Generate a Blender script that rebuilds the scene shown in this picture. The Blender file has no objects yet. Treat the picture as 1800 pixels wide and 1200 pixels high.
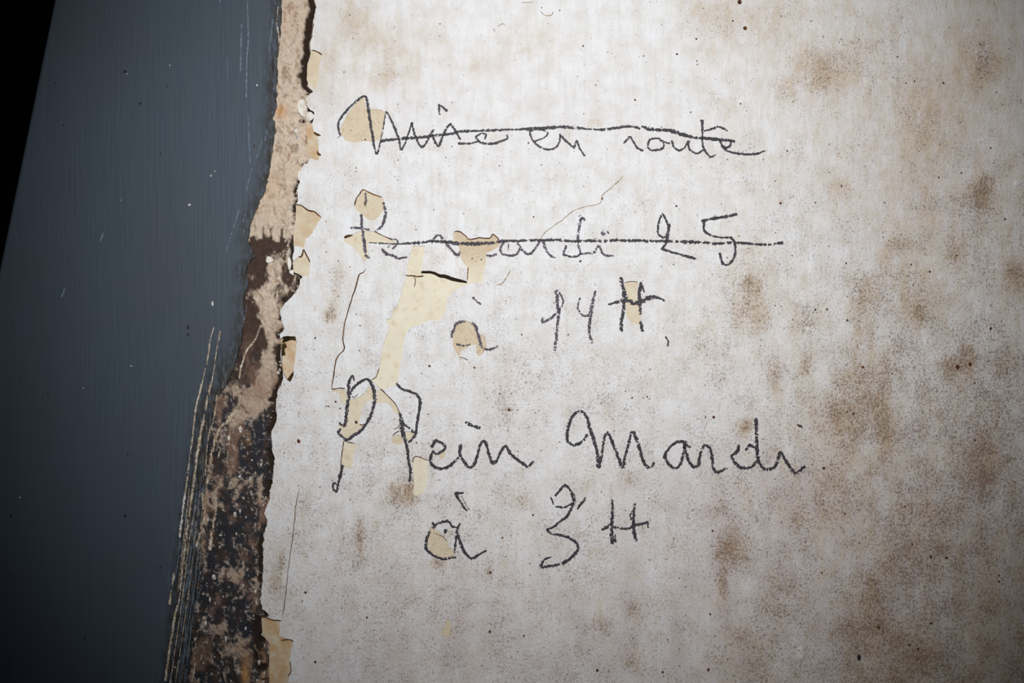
import bpy, math, random
import numpy as np
from mathutils import Vector
from mathutils.geometry import delaunay_2d_cdt

random.seed(7)
RNG = np.random.default_rng(11)
SC = bpy.context.scene
COL = SC.collection
K = 0.0005                      # metres per photograph pixel on the wall plane (frame is 0.9 m wide)

# ------------------------------------------------------------------ camera, world, lights, exposure
cam_d = bpy.data.cameras.new('camera')
cam_d.sensor_width = 36.0
cam_d.lens = 40.0
cam_d.clip_start = 0.01
cam = bpy.data.objects.new('camera', cam_d)
cam.location = (0, -1.0, 0)
cam.rotation_euler = (math.radians(90), 0, 0)
COL.objects.link(cam)
SC.camera = cam

world = bpy.data.worlds.new('dark_room')
SC.world = world
world.use_nodes = True
world.node_tree.nodes['Background'].inputs[0].default_value = (0.75, 0.85, 1.0, 1)
world.node_tree.nodes['Background'].inputs[1].default_value = 0.034

# hand-held torch above the lens; its soft round cone also imitates lens vignetting
def spot(name, loc, target, power, size, blend, radius, color):
    d = bpy.data.lights.new(name, 'SPOT')
    d.energy = power
    d.spot_size = math.radians(size)
    d.spot_blend = blend
    d.shadow_soft_size = radius
    d.color = color
    o = bpy.data.objects.new(name, d)
    o.location = loc
    o.rotation_euler = (Vector(target) - Vector(loc)).to_track_quat('-Z', 'Y').to_euler()
    COL.objects.link(o)
    return o
spot('torch_light', (0.0, -0.99, 0.31), (0.031, 0, 0.106), 47.5, 63.5, 1.0, 0.012, (0.985, 0.99, 1.0))

SC.view_settings.view_transform = 'Standard'
SC.view_settings.look = 'None'
SC.view_settings.gamma = 1.0
SC.view_settings.exposure = 0.0
SC.view_settings.use_curve_mapping = False

# ------------------------------------------------------------------ helpers: noise, polylines, polygons
_T = np.random.default_rng(3).random((8, 256, 256))
def vnoise(x, y, s=0):
    """smooth value noise 0..1, one lattice cell per unit"""
    t = _T[s % 8]
    x = np.asarray(x, float) + 37.3 * s; y = np.asarray(y, float) + 11.7 * s
    xi = np.floor(x).astype(int); yi = np.floor(y).astype(int)
    fx = x - xi; fy = y - yi
    fx = fx * fx * (3 - 2 * fx); fy = fy * fy * (3 - 2 * fy)
    x0 = xi & 255; x1 = (xi + 1) & 255; y0 = yi & 255; y1 = (yi + 1) & 255
    return (t[y0, x0] * (1 - fx) + t[y0, x1] * fx) * (1 - fy) + (t[y1, x0] * (1 - fx) + t[y1, x1] * fx) * fy
def fbm(x, y, s=0, o=4, g=0.55):
    a, w, out = 1.0, 0.0, 0.0
    for k in range(o):
        out = out + a * vnoise(x * 2 ** k, y * 2 ** k, s + k); w += a; a *= g
    return out / w
def sstep(a, b, v):
    t = np.clip((v - a) / (b - a), 0, 1)
    return t * t * (3 - 2 * t)

def spline(pts, step=2.0):
    """Catmull-Rom through the points (third value: width factor)"""
    p = np.array([(q[0], q[1], q[2] if len(q) > 2 else 1.0) for q in pts], float)
    if len(p) < 3:
        n = max(2, int(np.hypot(*(p[-1] - p[0])[:2]) / step) + 1)
        return p[0] + (p[-1] - p[0]) * np.linspace(0, 1, n)[:, None]
    q = np.vstack([2 * p[0] - p[1], p, 2 * p[-1] - p[-2]])
    out = []
    for i in range(1, len(q) - 2):
        n = max(2, int(np.hypot(*(q[i + 1] - q[i])[:2]) / step) + 1)
        t = np.linspace(0, 1, n, endpoint=False)[:, None]
        a, b, c, d = q[i - 1], q[i], q[i + 1], q[i + 2]
        out.append(0.5 * (2 * b + (c - a) * t + (2 * a - 5 * b + 4 * c - d) * t ** 2 + (3 * b - a - 3 * c + d) * t ** 3))
    out.append(p[-1:])
    return np.vstack(out)

def rough(pts, closed=True, step=3.0, amp=1.0, seed=0):
    """resample a polyline and roughen it as torn paint is rough"""
    p = np.array(pts, float)[:, :2]
    if closed: p = np.vstack([p, p[:1]])
    out = []
    for a, b in zip(p[:-1], p[1:]):
        L = np.hypot(*(b - a)); n = max(1, int(L / step))
        t = np.linspace(0, 1, n, endpoint=False)[:, None]
        out.append(a + (b - a) * t)
    if not closed: out.append(p[-1:])
    q = np.vstack(out)
    q[:, 0] += amp * 2 * (fbm(q[:, 0] / 7, q[:, 1] / 7, seed) - 0.5)
    q[:, 1] += amp * 2 * (fbm(q[:, 0] / 7, q[:, 1] / 7, seed + 3) - 0.5)
    return q

def inside(poly, x, y):
    x = np.asarray(x, float); y = np.asarray(y, float)
    r = np.zeros(x.shape, bool)
    lo = poly.min(0); hi = poly.max(0)
    m = (x >= lo[0]) & (x <= hi[0]) & (y >= lo[1]) & (y <= hi[1])
    if not m.any(): return r
    xs, ys = x[m], y[m]; c = np.zeros(xs.shape, bool)
    px, py = poly[:, 0], poly[:, 1]
    qx, qy = np.roll(px, 1), np.roll(py, 1)
    for ax, ay, bx, by in zip(px, py, qx, qy):
        if ay == by: continue
        k = (ay > ys) != (by > ys)
        c ^= k & (xs < (bx - ax) * (ys - ay) / (by - ay) + ax)
    r[m] = c
    return r

def band(pts, width):
    """closed outline of a thin tapered line (a crack)"""
    s = spline(pts, 4.0)
    d = np.gradient(s[:, :2], axis=0); d /= np.maximum(np.hypot(d[:, 0], d[:, 1])[:, None], 1e-6)
    n = np.stack([-d[:, 1], d[:, 0]], 1)
    j = 2.2 * (fbm(s[:, 0] / 6, s[:, 1] / 6, 2) - 0.5)
    c = s[:, :2] + n * j[:, None]
    t = np.linspace(0, 1, len(s))
    w = width * 0.5 * s[:, 2] * (0.6 + 0.9 * fbm(s[:, 0] / 9, s[:, 1] / 9, 5)) * np.clip(np.minimum(t, 1 - t) * 12 + 0.3, 0, 1)
    return np.vstack([c + n * w[:, None], (c - n * w[:, None])[::-1]])

def W(px, py, y):
    """photograph pixel on the wall plane -> world point"""
    return np.stack([(np.asarray(px) - 900) * K, np.broadcast_to(y, np.shape(px)), (600 - np.asarray(py)) * K], -1)

# ------------------------------------------------------------------ helpers: objects
def mesh(name, co, faces, mats, parent=None, attrs=None, fmat=None, smooth=False, centre=True):
    """faces: list of index arrays (n,3)/(n,4)"""
    co = np.asarray(co, float)
    loc = np.zeros(3)
    if centre and len(co):
        loc = (co.min(0) + co.max(0)) / 2
    me = bpy.data.meshes.new(name)
    me.vertices.add(len(co)); me.vertices.foreach_set('co', (co - loc).astype(np.float32).ravel())
    faces = [np.asarray(f, int) for f in faces if len(f)]
    idx = np.concatenate([f.ravel() for f in faces])
    tot = np.concatenate([np.full(len(f), f.shape[1]) for f in faces])
    me.loops.add(len(idx)); me.loops.foreach_set('vertex_index', idx.astype(np.int32))
    st = np.concatenate([[0], np.cumsum(tot)[:-1]])
    me.polygons.add(len(tot)); me.polygons.foreach_set('loop_start', st.astype(np.int32))
    if fmat is not None: me.polygons.foreach_set('material_index', np.asarray(fmat, np.int32))
    me.polygons.foreach_set('use_smooth', np.full(len(tot), smooth))
    for m in (mats if isinstance(mats, (list, tuple)) else [mats]): me.materials.append(m)
    for k, v in (attrs or {}).items():
        a = me.attributes.new(k, 'FLOAT_COLOR', 'POINT')
        v = np.hstack([v, np.ones((len(v), 4 - v.shape[1]))]) if v.shape[1] < 4 else v
        a.data.foreach_set('color', v.astype(np.float32).ravel())
    me.update(calc_edges=True); me.validate()
    o = bpy.data.objects.new(name, me)
    COL.objects.link(o)
    o.location = loc
    if parent is not None:
        o.parent = parent
        o.location = Vector(loc) - world_loc(parent)
    return o
def world_loc(o):
    v = Vector((0, 0, 0))
    while o is not None: v += o.location; o = o.parent
    return v
def empty(name, loc, parent=None):
    o = bpy.data.objects.new(name, None); COL.objects.link(o)
    o.empty_display_size = 0.02
    o.location = Vector(loc) - (world_loc(parent) if parent else Vector((0, 0, 0)))
    o.parent = parent
    return o
def tag(o, label=None, cat=None, kind=None, group=None):
    if label: o['label'] = label
    if cat: o['category'] = cat
    if kind: o['kind'] = kind
    if group: o['group'] = group
    return o

def lin(r, g, b):
    f = lambda c: c / 12.92 if c <= 0.04045 else ((c + 0.055) / 1.055) ** 2.4
    return (f(r / 255), f(g / 255), f(b / 255), 1)

# ------------------------------------------------------------------ helpers: node materials
class Mat:
    def __init__(s, name, rough=0.7, spec=0.25):
        s.m = bpy.data.materials.new(name); s.m.use_nodes = True
        s.t = s.m.node_tree; s.n = s.t.nodes; s.l = s.t.links
        s.b = s.n['Principled BSDF']
        s.b.inputs['Roughness'].default_value = rough
        s.b.inputs['Specular IOR Level'].default_value = spec
        s.pos = s.n.new('ShaderNodeNewGeometry').outputs['Position']
    def put(s, sock, v):
        if hasattr(v, 'is_linked'): s.l.new(v, sock)
        else: sock.default_value = v
    def noise(s, scale, detail=3, rough=0.55, stretch=(1, 1, 1), off=(0, 0, 0)):
        mp = s.n.new('ShaderNodeMapping'); s.l.new(s.pos, mp.inputs[0])
        mp.inputs['Scale'].default_value = [scale * q for q in stretch]; mp.inputs['Location'].default_value = off
        t = s.n.new('ShaderNodeTexNoise'); s.l.new(mp.outputs[0], t.inputs['Vector'])
        t.inputs['Scale'].default_value = 1.0; t.inputs['Detail'].default_value = detail; t.inputs['Roughness'].default_value = rough
        return t.outputs['Fac']
    def voro(s, scale):
        mp = s.n.new('ShaderNodeMapping'); s.l.new(s.pos, mp.inputs[0]); mp.inputs['Scale'].default_value = [scale] * 3
        t = s.n.new('ShaderNodeTexVoronoi'); s.l.new(mp.outputs[0], t.inputs['Vector']); t.inputs['Scale'].default_value = 1.0
        return t.outputs['Distance'], t.outputs['Color']
    def math(s, op, a, b=0.0, clamp=False):
        t = s.n.new('ShaderNodeMath'); t.operation = op; t.use_clamp = clamp
        s.put(t.inputs[0], a); s.put(t.inputs[1], b)
        return t.outputs[0]
    def step(s, v, lo, hi, to0=0.0, to1=1.0):
        t = s.n.new('ShaderNodeMapRange'); t.interpolation_type = 'SMOOTHSTEP'
        s.put(t.inputs['Value'], v); s.put(t.inputs['From Min'], lo); s.put(t.inputs['From Max'], hi)
        t.inputs['To Min'].default_value = to0; t.inputs['To Max'].default_value = to1
        return t.outputs['Result']
    def mix(s, f, a, b):
        t = s.n.new('ShaderNodeMix'); t.data_type = 'RGBA'; t.clamp_factor = True
        s.put(t.inputs[0], f); s.put(t.inputs[6], a); s.put(t.inputs[7], b)
        return t.outputs[2]
    def attr(s, name):
        a = s.n.new('ShaderNodeAttribute'); a.attribute_name = name
        sp = s.n.new('ShaderNodeSeparateColor'); s.l.new(a.outputs['Color'], sp.inputs[0])
        return a.outputs['Color'], sp.outputs[0], sp.outputs[1], sp.outputs[2]
    def color(s, c): s.put(s.b.inputs['Base Color'], c); return s
    def bump(s, h, dist, strength=1.0):
        t = s.n.new('ShaderNodeBump'); t.inputs['Distance'].default_value = dist; t.inputs['Strength'].default_value = strength
        s.l.new(h, t.inputs['Height']); s.l.new(t.outputs[0], s.b.inputs['Normal']); return s

# old white distemper: stains (R), speckle density (G), lilac tint (B) come from the wall's own attribute
w = Mat('old_white_paint', 0.8, 0.15)
_, aR, aG, aB = w.attr('wear')
c = w.mix(w.step(w.noise(60, 4, 0.6), 0.35, 0.7), lin(229, 230, 232), lin(217, 215, 212))
c = w.mix(w.step(w.noise(55, 3, 0.6, (3.2, 1, 0.45)), 0.45, 0.72, 0, 0.35), c, lin(205, 198, 190))
c = w.mix(w.math('MULTIPLY', w.math('MINIMUM', aR, 0.8), w.step(w.noise(40, 6, 0.7, (2.2, 1, .4), (6, 6, 6)), 0.15, 0.8)), c, lin(198, 181, 159))
c = w.mix(w.math('MULTIPLY', aB, w.step(w.noise(22, 4, .6, (1.6, 1, .6)), 0.1, 0.9)), c, lin(192, 182, 181))
bl = w.math('ADD', w.noise(60, 8, 0.74, (1.25, 1, 0.7)), w.math('MULTIPLY', aR, 0.30))
c = w.mix(w.step(bl, 0.54, 0.92, 0, 0.60), c, lin(196, 175, 142))
bl2 = w.math('ADD', w.noise(170, 7, 0.78, (1.1, 1, 0.8), (3, 1, 7)), w.math('MULTIPLY', aR, 0.26))
c = w.mix(w.step(bl2, 0.62, 0.97, 0, 0.42), c, lin(150, 112, 78))
gate = w.math('ADD', w.math('MULTIPLY', w.noise(45, 4, 0.7, off=(9, 2, 4)), 0.25), -0.118)
dens = w.math('ADD', w.math('ADD', gate, -0.022), w.math('MULTIPLY', aG, 0.135))
for sc_, dt, of, lo_, hi_, amt, cc in ((440, 5, (1, 1, 1), .64, .73, .60, (112, 76, 48)), (800, 4, (5, 5, 1), .63, .73, .58, (108, 80, 58)), (1300, 2, (2, 8, 3), .64, .80, .45, (128, 104, 84))):
    c = w.mix(w.step(w.math('ADD', w.noise(sc_, dt, 0.75, (1, 1, 0.85), of), dens), lo_, hi_, 0, amt), c, lin(*cc))
for sc_, th in ((190, .93), (330, .90)):
    vd, vc = w.voro(sc_)
    sep = w.n.new('ShaderNodeSeparateColor'); w.l.new(vc, sep.inputs[0])
    dot = w.math('MULTIPLY', w.step(vd, 0.09, 0.20, 1, 0), w.step(w.math('ADD', sep.outputs[0], w.math('MULTIPLY', dens, 0.45)), th, th + .03, 0, 1))
    c = w.mix(w.math('MULTIPLY', dot, 0.75), c, lin(86, 54, 34))
w.color(c)
w.bump(w.math('ADD', w.math('MULTIPLY', w.noise(500, 3, 0.6, (1.3, 1, 0.7)), 0.6), w.noise(90, 5, 0.65, (1.8, 1, 0.5))), 0.0014, 0.9)
M_WHITE = w.m

w = Mat('torn_paint_edge', 0.85, 0.1)
w.color(w.mix(w.step(w.noise(150, 3), 0.4, 0.65), lin(150, 118, 80), lin(88, 60, 38)))
M_EDGE = w.m

# undercoat exposed in the peeled patches: attribute R: 0 cream .. 1 tan, G: dirt
w = Mat('cream_undercoat', 0.75, 0.2)
_, aR, aG, aB = w.attr('wear')
c = w.mix(aR, lin(224, 218, 197), lin(199, 182, 156))
c = w.mix(w.math('MULTIPLY', aB, w.step(w.noise(90, 4, 0.6, off=(2, 2, 2)), 0.35, 0.62)), c, lin(190, 154, 112))
c = w.mix(w.step(w.noise(120, 5, 0.65), 0.5, 0.75, 0, 0.5), c, lin(186, 158, 118))
st = w.math('ADD', w.noise(760, 4, 0.65), w.math('MULTIPLY', aG, 0.155))
c = w.mix(w.step(st, 0.68, 0.78, 0, 0.6), c, lin(120, 84, 54))
w.color(c)
w.bump(w.noise(260, 4, 0.6), 0.0006, 0.6)
M_UNDER = w.m

w = Mat('crack_dirt_shade', 0.95, 0.05); w.color(w.mix(w.step(w.noise(200, 3), 0.4, 0.65), lin(74, 48, 30), lin(118, 84, 54))); M_CRACK = w.m  # brown dirt, with the shade of slits and torn edges painted in
w = Mat('hairline_dirt', 0.95, 0.05); w.color(w.mix(w.step(w.noise(200, 3), 0.4, 0.6), lin(150, 125, 92), lin(182, 166, 140))); M_HAIR = w.m
w = Mat('black_crayon', 0.6, 0.3); w.color(w.mix(w.step(w.noise(500, 2), 0.4, 0.65), lin(36, 32, 38), lin(66, 60, 68))); M_INK = w.m
w = Mat('violet_crayon', 0.6, 0.3); w.color(w.mix(w.step(w.noise(500, 2), 0.4, 0.65), lin(52, 44, 54), lin(98, 88, 100))); M_INK2 = w.m

# rubbed plaster beside the frame: colour computed per vertex, grain in nodes
w = Mat('rubbed_plaster', 0.85, 0.2)
a, _r, _g, _b = w.attr('wear')
c = w.mix(w.step(w.noise(420, 4, 0.65), 0.52, 0.78, 0, 0.5), a, lin(72, 50, 36))
c = w.mix(w.step(w.noise(360, 4, 0.7, off=(4, 4, 4)), 0.62, 0.85, 0, 0.5), c, lin(206, 190, 168))
w.color(c)
w.bump(w.noise(500, 4, 0.65), 0.0012, 0.9)
M_STRIP = w.m

w = Mat('grey_frame_paint', 0.58, 0.3)
_, aR, aG, _b = w.attr('wear')
c = w.mix(w.step(w.noise(60, 3, 0.55, (7, 1, 0.2)), 0.25, 0.75), lin(65, 76, 87), lin(70, 80, 90))
c = w.mix(w.step(w.noise(9, 3, 0.5), 0.4, 0.7, 0, 0.5), c, lin(66, 73, 80))
c = w.mix(w.math('MULTIPLY', aR, w.step(w.noise(160, 5, 0.65, (1.6, 1, 0.6)), 0.36, 0.55)), c, lin(38, 34, 30))
c = w.mix(w.math('MULTIPLY', aG, w.step(w.noise(260, 5, 0.7, (2.5, 1, 0.35)), 0.50, 0.66)), c, lin(150, 142, 132))
c = w.mix(w.step(w.noise(140, 3, 0.6, off=(1, 7, 2)), 0.70, 0.80, 0, 0.5), c, lin(60, 62, 60))
w.color(c)
w.bump(w.noise(60, 4, 0.5, (7, 1, 0.3)), 0.0008, 0.35)
M_GREY = w.m

w = Mat('scraped_plaster', 0.85, 0.15); w.color(w.mix(w.step(w.noise(260, 3), 0.38, 0.62), lin(208, 194, 174), lin(160, 140, 116))); M_SCR = w.m
w = Mat('pale_scuff', 0.6, 0.3); w.color(w.mix(w.step(w.noise(260, 3), 0.38, 0.62), lin(118, 134, 150), lin(96, 110, 124))); M_SCUFF = w.m
w = Mat('pale_crumb', 0.85, 0.15); w.color(w.mix(w.step(w.noise(300, 3), 0.4, 0.6), lin(222, 216, 208), lin(170, 160, 150))); M_CRUMB = w.m
w = Mat('chip_paint', 0.8, 0.15); w.color(w.mix(w.step(w.noise(200, 4, 0.6), 0.45, 0.75), lin(226, 222, 214), lin(196, 178, 152))); M_CHIP = w.m
w = Mat('hollow_dark', 0.95, 0.05); w.color(w.mix(w.step(w.noise(200, 3), 0.4, 0.65), lin(34, 26, 16), lin(66, 52, 30))); M_HOLLOW = w.m  # dark olive-brown colour for the hollows of the deep chip
w = Mat('rust_brown', 0.8, 0.2); w.color(w.mix(w.step(w.noise(400, 3), 0.4, 0.65), lin(96, 56, 30), lin(64, 42, 28))); M_RUST = w.m
w = Mat('dark_grime', 0.8, 0.2); w.color(w.mix(w.step(w.noise(400, 3), 0.4, 0.65), lin(38, 36, 36), lin(60, 54, 48))); M_GRIME = w.m
w = Mat('room_dark', 0.95, 0.05); w.color(w.mix(w.noise(4, 3), lin(20, 26, 22), lin(12, 14, 12))); M_DARK = w.m

# ------------------------------------------------------------------ traced outlines (photograph pixels)
def tr(ox, oy, s, pts): return [(ox + p[0] / s, oy + p[1] / s) + tuple(p[2:]) for p in pts]
A = lambda *p: tr(560, 120, 4, p)
B = lambda *p: tr(960, 120, 4, p)
F = lambda *p: tr(560, 320, 4, p)
G = lambda *p: tr(960, 350, 4, p)
H = lambda *p: tr(560, 600, 4, p)
C = lambda *p: tr(960, 690, 3.75, p)
D = lambda *p: tr(700, 820, 3.75, p)
D4 = lambda *p: tr(580, 420, 4, p)
E = lambda *p: tr(560, 640, 4.617, p)
L3 = lambda *p: tr(420, 0, 4, p)
L4 = lambda *p: tr(420, 280, 4, p)
L5 = lambda *p: tr(400, 560, 4, p)
L6 = lambda *p: tr(380, 860, 3.53, p)
S2 = lambda *p: tr(260, 560, 4, p)
S3 = lambda *p: tr(240, 860, 3.53, p)
Q1 = lambda *p: tr(0, 0, 3, p)
Q2 = lambda *p: tr(0, 400, 3, p)

TOP, BOT, RIGHT = -420, 1620, 2500
white_left = ([(556, TOP), (554, -150)] + L3((525, 0), (540, 60), (525, 150), (520, 230), (505, 300), (508, 352), (490, 440), (482, 560), (490, 610), (520, 645), (472, 690), (475, 740), (525, 800), (515, 850), (500, 900), (500, 1000), (520, 1090), (480, 1150))
    + L4((460, 30), (440, 70), (430, 150), (410, 220), (415, 290), (402, 322), (400, 420), (385, 610), (380, 700), (400, 790), (440, 820), (425, 870), (405, 930), (350, 990), (300, 1040), (290, 1100), (320, 1180))
    + L5((385, 40), (400, 70), (365, 110), (380, 200), (375, 290), (385, 380), (385, 460), (350, 520), (340, 560), (345, 690), (335, 740), (310, 790), (310, 920), (335, 980), (325, 1060), (310, 1180))
    + L6((335, 10), (325, 80), (295, 140), (318, 200), (295, 290), (290, 400), (290, 570), (275, 680), (285, 740), (340, 785), (290, 805), (285, 900), (330, 960), (330, 1200)) + [(470, 1400), (462, BOT)])
WL = rough(white_left, False, 3, 3.2, 1)
WL[0, 1] = TOP; WL[-1, 1] = BOT
WHITE = np.vstack([WL, [(RIGHT, BOT), (RIGHT, TOP)]])

# name-free list: (outline, depth m, tan, dirt, roughness, label)
patches = [
    (A((320,200),(340,290),(380,285),(440,293),(470,310),(455,420),(440,500),(380,515),(330,513),(240,520),(185,505),(160,470),(150,430),(180,370),(210,310),(265,240)), .0006, .75, .7, .8, 'tan patch under the capital M of the first line'),
    (F((310,50),(350,70),(400,90),(445,105),(468,150),(450,210),(400,265),(370,272),(330,250),(270,200),(250,160),(262,115),(290,85)), .0007, .65, .6, .9, 'small tan patch above the capital R'),
    (F((178,390),(238,371),(290,340),(390,345),(430,365),(490,392),(545,428),(350,426),(345,460),(355,525),(325,560),(298,530),(270,490),(262,462),(200,432),(180,415)), .0007, .45, .3, .9, 'cream patch under the foot of the capital R'),
    (D4((580,50),(672,48),(662,120),(642,228)) + [(740.5, 477)] + D4((690,200),(740,180),(800,170),(850,150),(905,100),(905,50))
       + F((955,445),(945,400),(950,350),(990,347),(1035,378),(1060,402),(1125,390),(1205,392),(1225,366),(1258,392),(1278,430),(1265,455),(1220,480),(1182,500),(1170,590),(1160,640),(1155,700))
       + D4((1000,310),(920,335),(860,375),(825,420),(812,500),(790,560),(750,575),(690,570),(640,600),(580,615),(545,640),(520,700),(510,800),(490,900),(475,1020),(430,1035),(375,1062),(300,1000),(290,990),(325,960),(350,880),(370,780),(390,700),(410,660),(410,600),(395,565),(430,560),(440,500),(480,460),(500,380),(520,330),(530,290),(545,250),(540,200),(560,130)), .0009, .0, .1, .9, 'large cream patch where the top coat has peeled away'),
    (D4((880,600),(955,572),(1010,600),(1040,680),(1070,670),(1095,700),(1100,760),(1080,800),(1045,825),(1030,800),(1030,740),(980,750),(920,790),(910,830),(890,800),(865,750),(862,680),(870,620)), .0007, .8, .8, .9, 'tan patch under the letter a of the third line'),
    (G((550,587),(600,578),(645,585),(640,660),(655,740),(668,860),(650,890),(610,870),(565,830),(555,740),(570,690)), .0005, .55, .5, .8, 'pale tan patch inside the upper capital H'),
    (E((110,207),(175,206),(235,212),(262,290),(330,268),(385,225),(405,180),(440,215),(455,290),(395,300),(355,350),(340,420),(328,480),(370,495),(310,555),(250,600),(205,605),(165,560),(168,480),(215,490),(235,420),(235,320),(180,310),(168,235),(112,214)), .0007, .45, .5, .9, 'cream patch inside the capital P'),
    (E((465,285),(480,215),(500,200),(545,245),(590,285),(625,325),(660,400),(650,412),(610,380),(580,330),(540,312),(470,315)), .0006, .5, .3, .7, 'curved cream patch between the P and the l'),
    (E((205,620),(290,640),(310,660),(290,720),(278,790),(268,850),(230,835),(180,825),(185,760),(198,680)), .0007, .35, .4, .7, 'cream patch across the stem of the capital P'),
    (E((600,590),(640,570),(680,590),(690,640),(640,650),(600,635)), .0006, .7, .3, .7, None),
    (E((690,545),(740,545),(775,565),(745,610),(725,625),(700,590)), .0006, .45, .2, .7, None),
    (E((770,757),(805,750),(850,765),(895,782),(885,840),(890,930),(865,1000),(860,1045),(790,1070),(765,1060),(775,980),(770,880),(762,800)), .0007, .2, .2, .8, 'upright cream patch below the word Plein'),
    (H((840,785),(890,770),(895,800),(870,830),(845,815)), .0005, .8, .2, .4, None),
    (D((200,420),(215,392),(240,410),(280,440),(320,490),(335,530),(370,560),(365,590),(300,605),(240,582),(200,550),(190,480)), .0006, .75, .8, .8, 'tan patch in the letter a of the last line'),
    (D((320,1000),(345,1010),(345,1050),(347,1100),(330,1120),(295,1115),(285,1095),(305,1050)), .0006, .85, .2, .5, 'small tan drop-shaped chip below the last line'),
    (L3((505,350),(545,360),(585,385),(565,450),(560,560),(545,620),(490,600),(475,560),(480,450),(500,400)), .0008, .6, .4, 1.2, 'tan chip at the torn edge near the top'),
    (L3((470,860),(515,865),(525,930),(555,950),(560,1060),(570,1090),(560,1130),(500,1110),(480,1050)), .0010, .9, .5, 1.2, 'orange tan chip at the torn edge left of the first line'),
    (L4((400,318),(440,325),(490,360),(530,367),(580,410),(540,470),(520,520),(470,560),(455,620),(385,610),(380,540),(395,450)), .0010, .7, .5, 1.2, 'triangular tan chip at the torn edge left of the second line'),
    (L4((420,685),(440,680),(455,632),(480,680),(500,720),(495,820),(440,815),(385,790),(375,720)), .0010, .45, .5, 1.0, 'pointed cream chip at the torn edge'),
    (L5((372,140),(400,122),(475,125),(485,160),(472,320),(463,370),(442,440),(415,425),(385,380),(380,290),(372,200)), .0030, .75, .3, 1.0, 'deep squarish chip at the torn edge beside the crack'),
    (L6((280,800),(345,803),(395,818),(392,910),(470,937),(475,970),(455,1060),(462,1130),(440,1215),(325,1215),(330,960),(285,900)), .0009, .9, .3, 1.2, 'long tan chip at the torn edge near the bottom'),
]
cracks = [   # (line, width, material, label); strips on patch rims paint in edge shade and dirt
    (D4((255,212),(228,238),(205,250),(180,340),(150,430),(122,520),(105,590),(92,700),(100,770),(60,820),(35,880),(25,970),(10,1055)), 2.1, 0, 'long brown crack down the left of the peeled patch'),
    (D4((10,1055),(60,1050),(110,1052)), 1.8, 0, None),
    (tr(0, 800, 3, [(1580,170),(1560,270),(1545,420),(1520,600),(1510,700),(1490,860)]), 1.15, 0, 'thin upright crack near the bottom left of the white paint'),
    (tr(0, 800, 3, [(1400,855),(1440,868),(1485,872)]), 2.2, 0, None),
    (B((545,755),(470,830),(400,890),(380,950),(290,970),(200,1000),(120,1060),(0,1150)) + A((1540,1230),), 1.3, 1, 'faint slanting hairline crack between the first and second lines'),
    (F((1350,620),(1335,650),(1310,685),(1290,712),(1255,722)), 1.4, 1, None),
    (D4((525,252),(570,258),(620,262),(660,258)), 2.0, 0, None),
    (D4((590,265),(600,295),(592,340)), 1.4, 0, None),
    (D4((972,196),(969,240),(962,296)), 1.6, 0, None),  # shadow along the flake's right edge, put in as a dark strip
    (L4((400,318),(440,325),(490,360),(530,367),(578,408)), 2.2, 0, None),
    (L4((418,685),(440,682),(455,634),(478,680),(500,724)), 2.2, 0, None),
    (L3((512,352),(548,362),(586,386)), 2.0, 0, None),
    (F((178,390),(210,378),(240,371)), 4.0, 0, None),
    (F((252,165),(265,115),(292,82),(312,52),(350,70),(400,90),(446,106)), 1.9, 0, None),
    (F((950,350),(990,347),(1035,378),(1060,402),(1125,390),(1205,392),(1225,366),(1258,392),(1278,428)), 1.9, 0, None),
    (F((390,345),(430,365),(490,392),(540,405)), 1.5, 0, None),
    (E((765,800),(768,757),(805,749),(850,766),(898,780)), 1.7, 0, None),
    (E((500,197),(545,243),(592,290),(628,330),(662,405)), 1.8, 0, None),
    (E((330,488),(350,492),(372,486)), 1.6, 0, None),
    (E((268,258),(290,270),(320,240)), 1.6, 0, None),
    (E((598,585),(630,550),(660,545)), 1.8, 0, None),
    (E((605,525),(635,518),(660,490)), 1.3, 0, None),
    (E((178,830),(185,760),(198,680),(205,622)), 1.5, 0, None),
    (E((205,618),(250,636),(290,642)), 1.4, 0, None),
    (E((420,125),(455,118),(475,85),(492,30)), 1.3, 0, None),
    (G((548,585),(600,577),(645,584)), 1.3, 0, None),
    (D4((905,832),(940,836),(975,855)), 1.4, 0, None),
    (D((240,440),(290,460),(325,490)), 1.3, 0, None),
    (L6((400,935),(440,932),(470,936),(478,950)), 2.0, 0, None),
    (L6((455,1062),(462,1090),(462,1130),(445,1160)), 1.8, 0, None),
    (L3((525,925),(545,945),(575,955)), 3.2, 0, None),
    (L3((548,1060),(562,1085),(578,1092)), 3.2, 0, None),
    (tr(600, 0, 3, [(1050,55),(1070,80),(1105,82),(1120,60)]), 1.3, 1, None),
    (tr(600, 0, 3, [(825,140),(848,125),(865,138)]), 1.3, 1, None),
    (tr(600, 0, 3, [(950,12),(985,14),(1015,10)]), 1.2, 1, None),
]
P = [rough(p[0], True, 3, p[4], i) for i, p in enumerate(patches)]
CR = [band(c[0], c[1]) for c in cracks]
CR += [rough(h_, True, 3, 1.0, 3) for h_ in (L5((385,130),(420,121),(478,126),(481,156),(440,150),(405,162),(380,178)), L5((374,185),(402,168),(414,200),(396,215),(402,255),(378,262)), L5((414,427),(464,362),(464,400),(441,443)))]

# ------------------------------------------------------------------ the setting: far dark wall of the unlit room
def box(x0, x1, y0, y1, z0, z1):
    co = [(x, y, z) for x in (x0, x1) for y in (y0, y1) for z in (z0, z1)]
    f = [(0,1,3,2),(4,6,7,5),(0,4,5,1),(2,3,7,6),(0,2,6,4),(1,5,7,3)]
    return np.array(co), np.array(f)
co, f = box(-9.0, 0.6, 2.6, 2.7, -4, 4)
far = mesh('wall_far', co, [f], M_DARK)
tag(far, 'black unlit room wall seen past the left edge of the grey frame', 'wall', 'structure')

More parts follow.
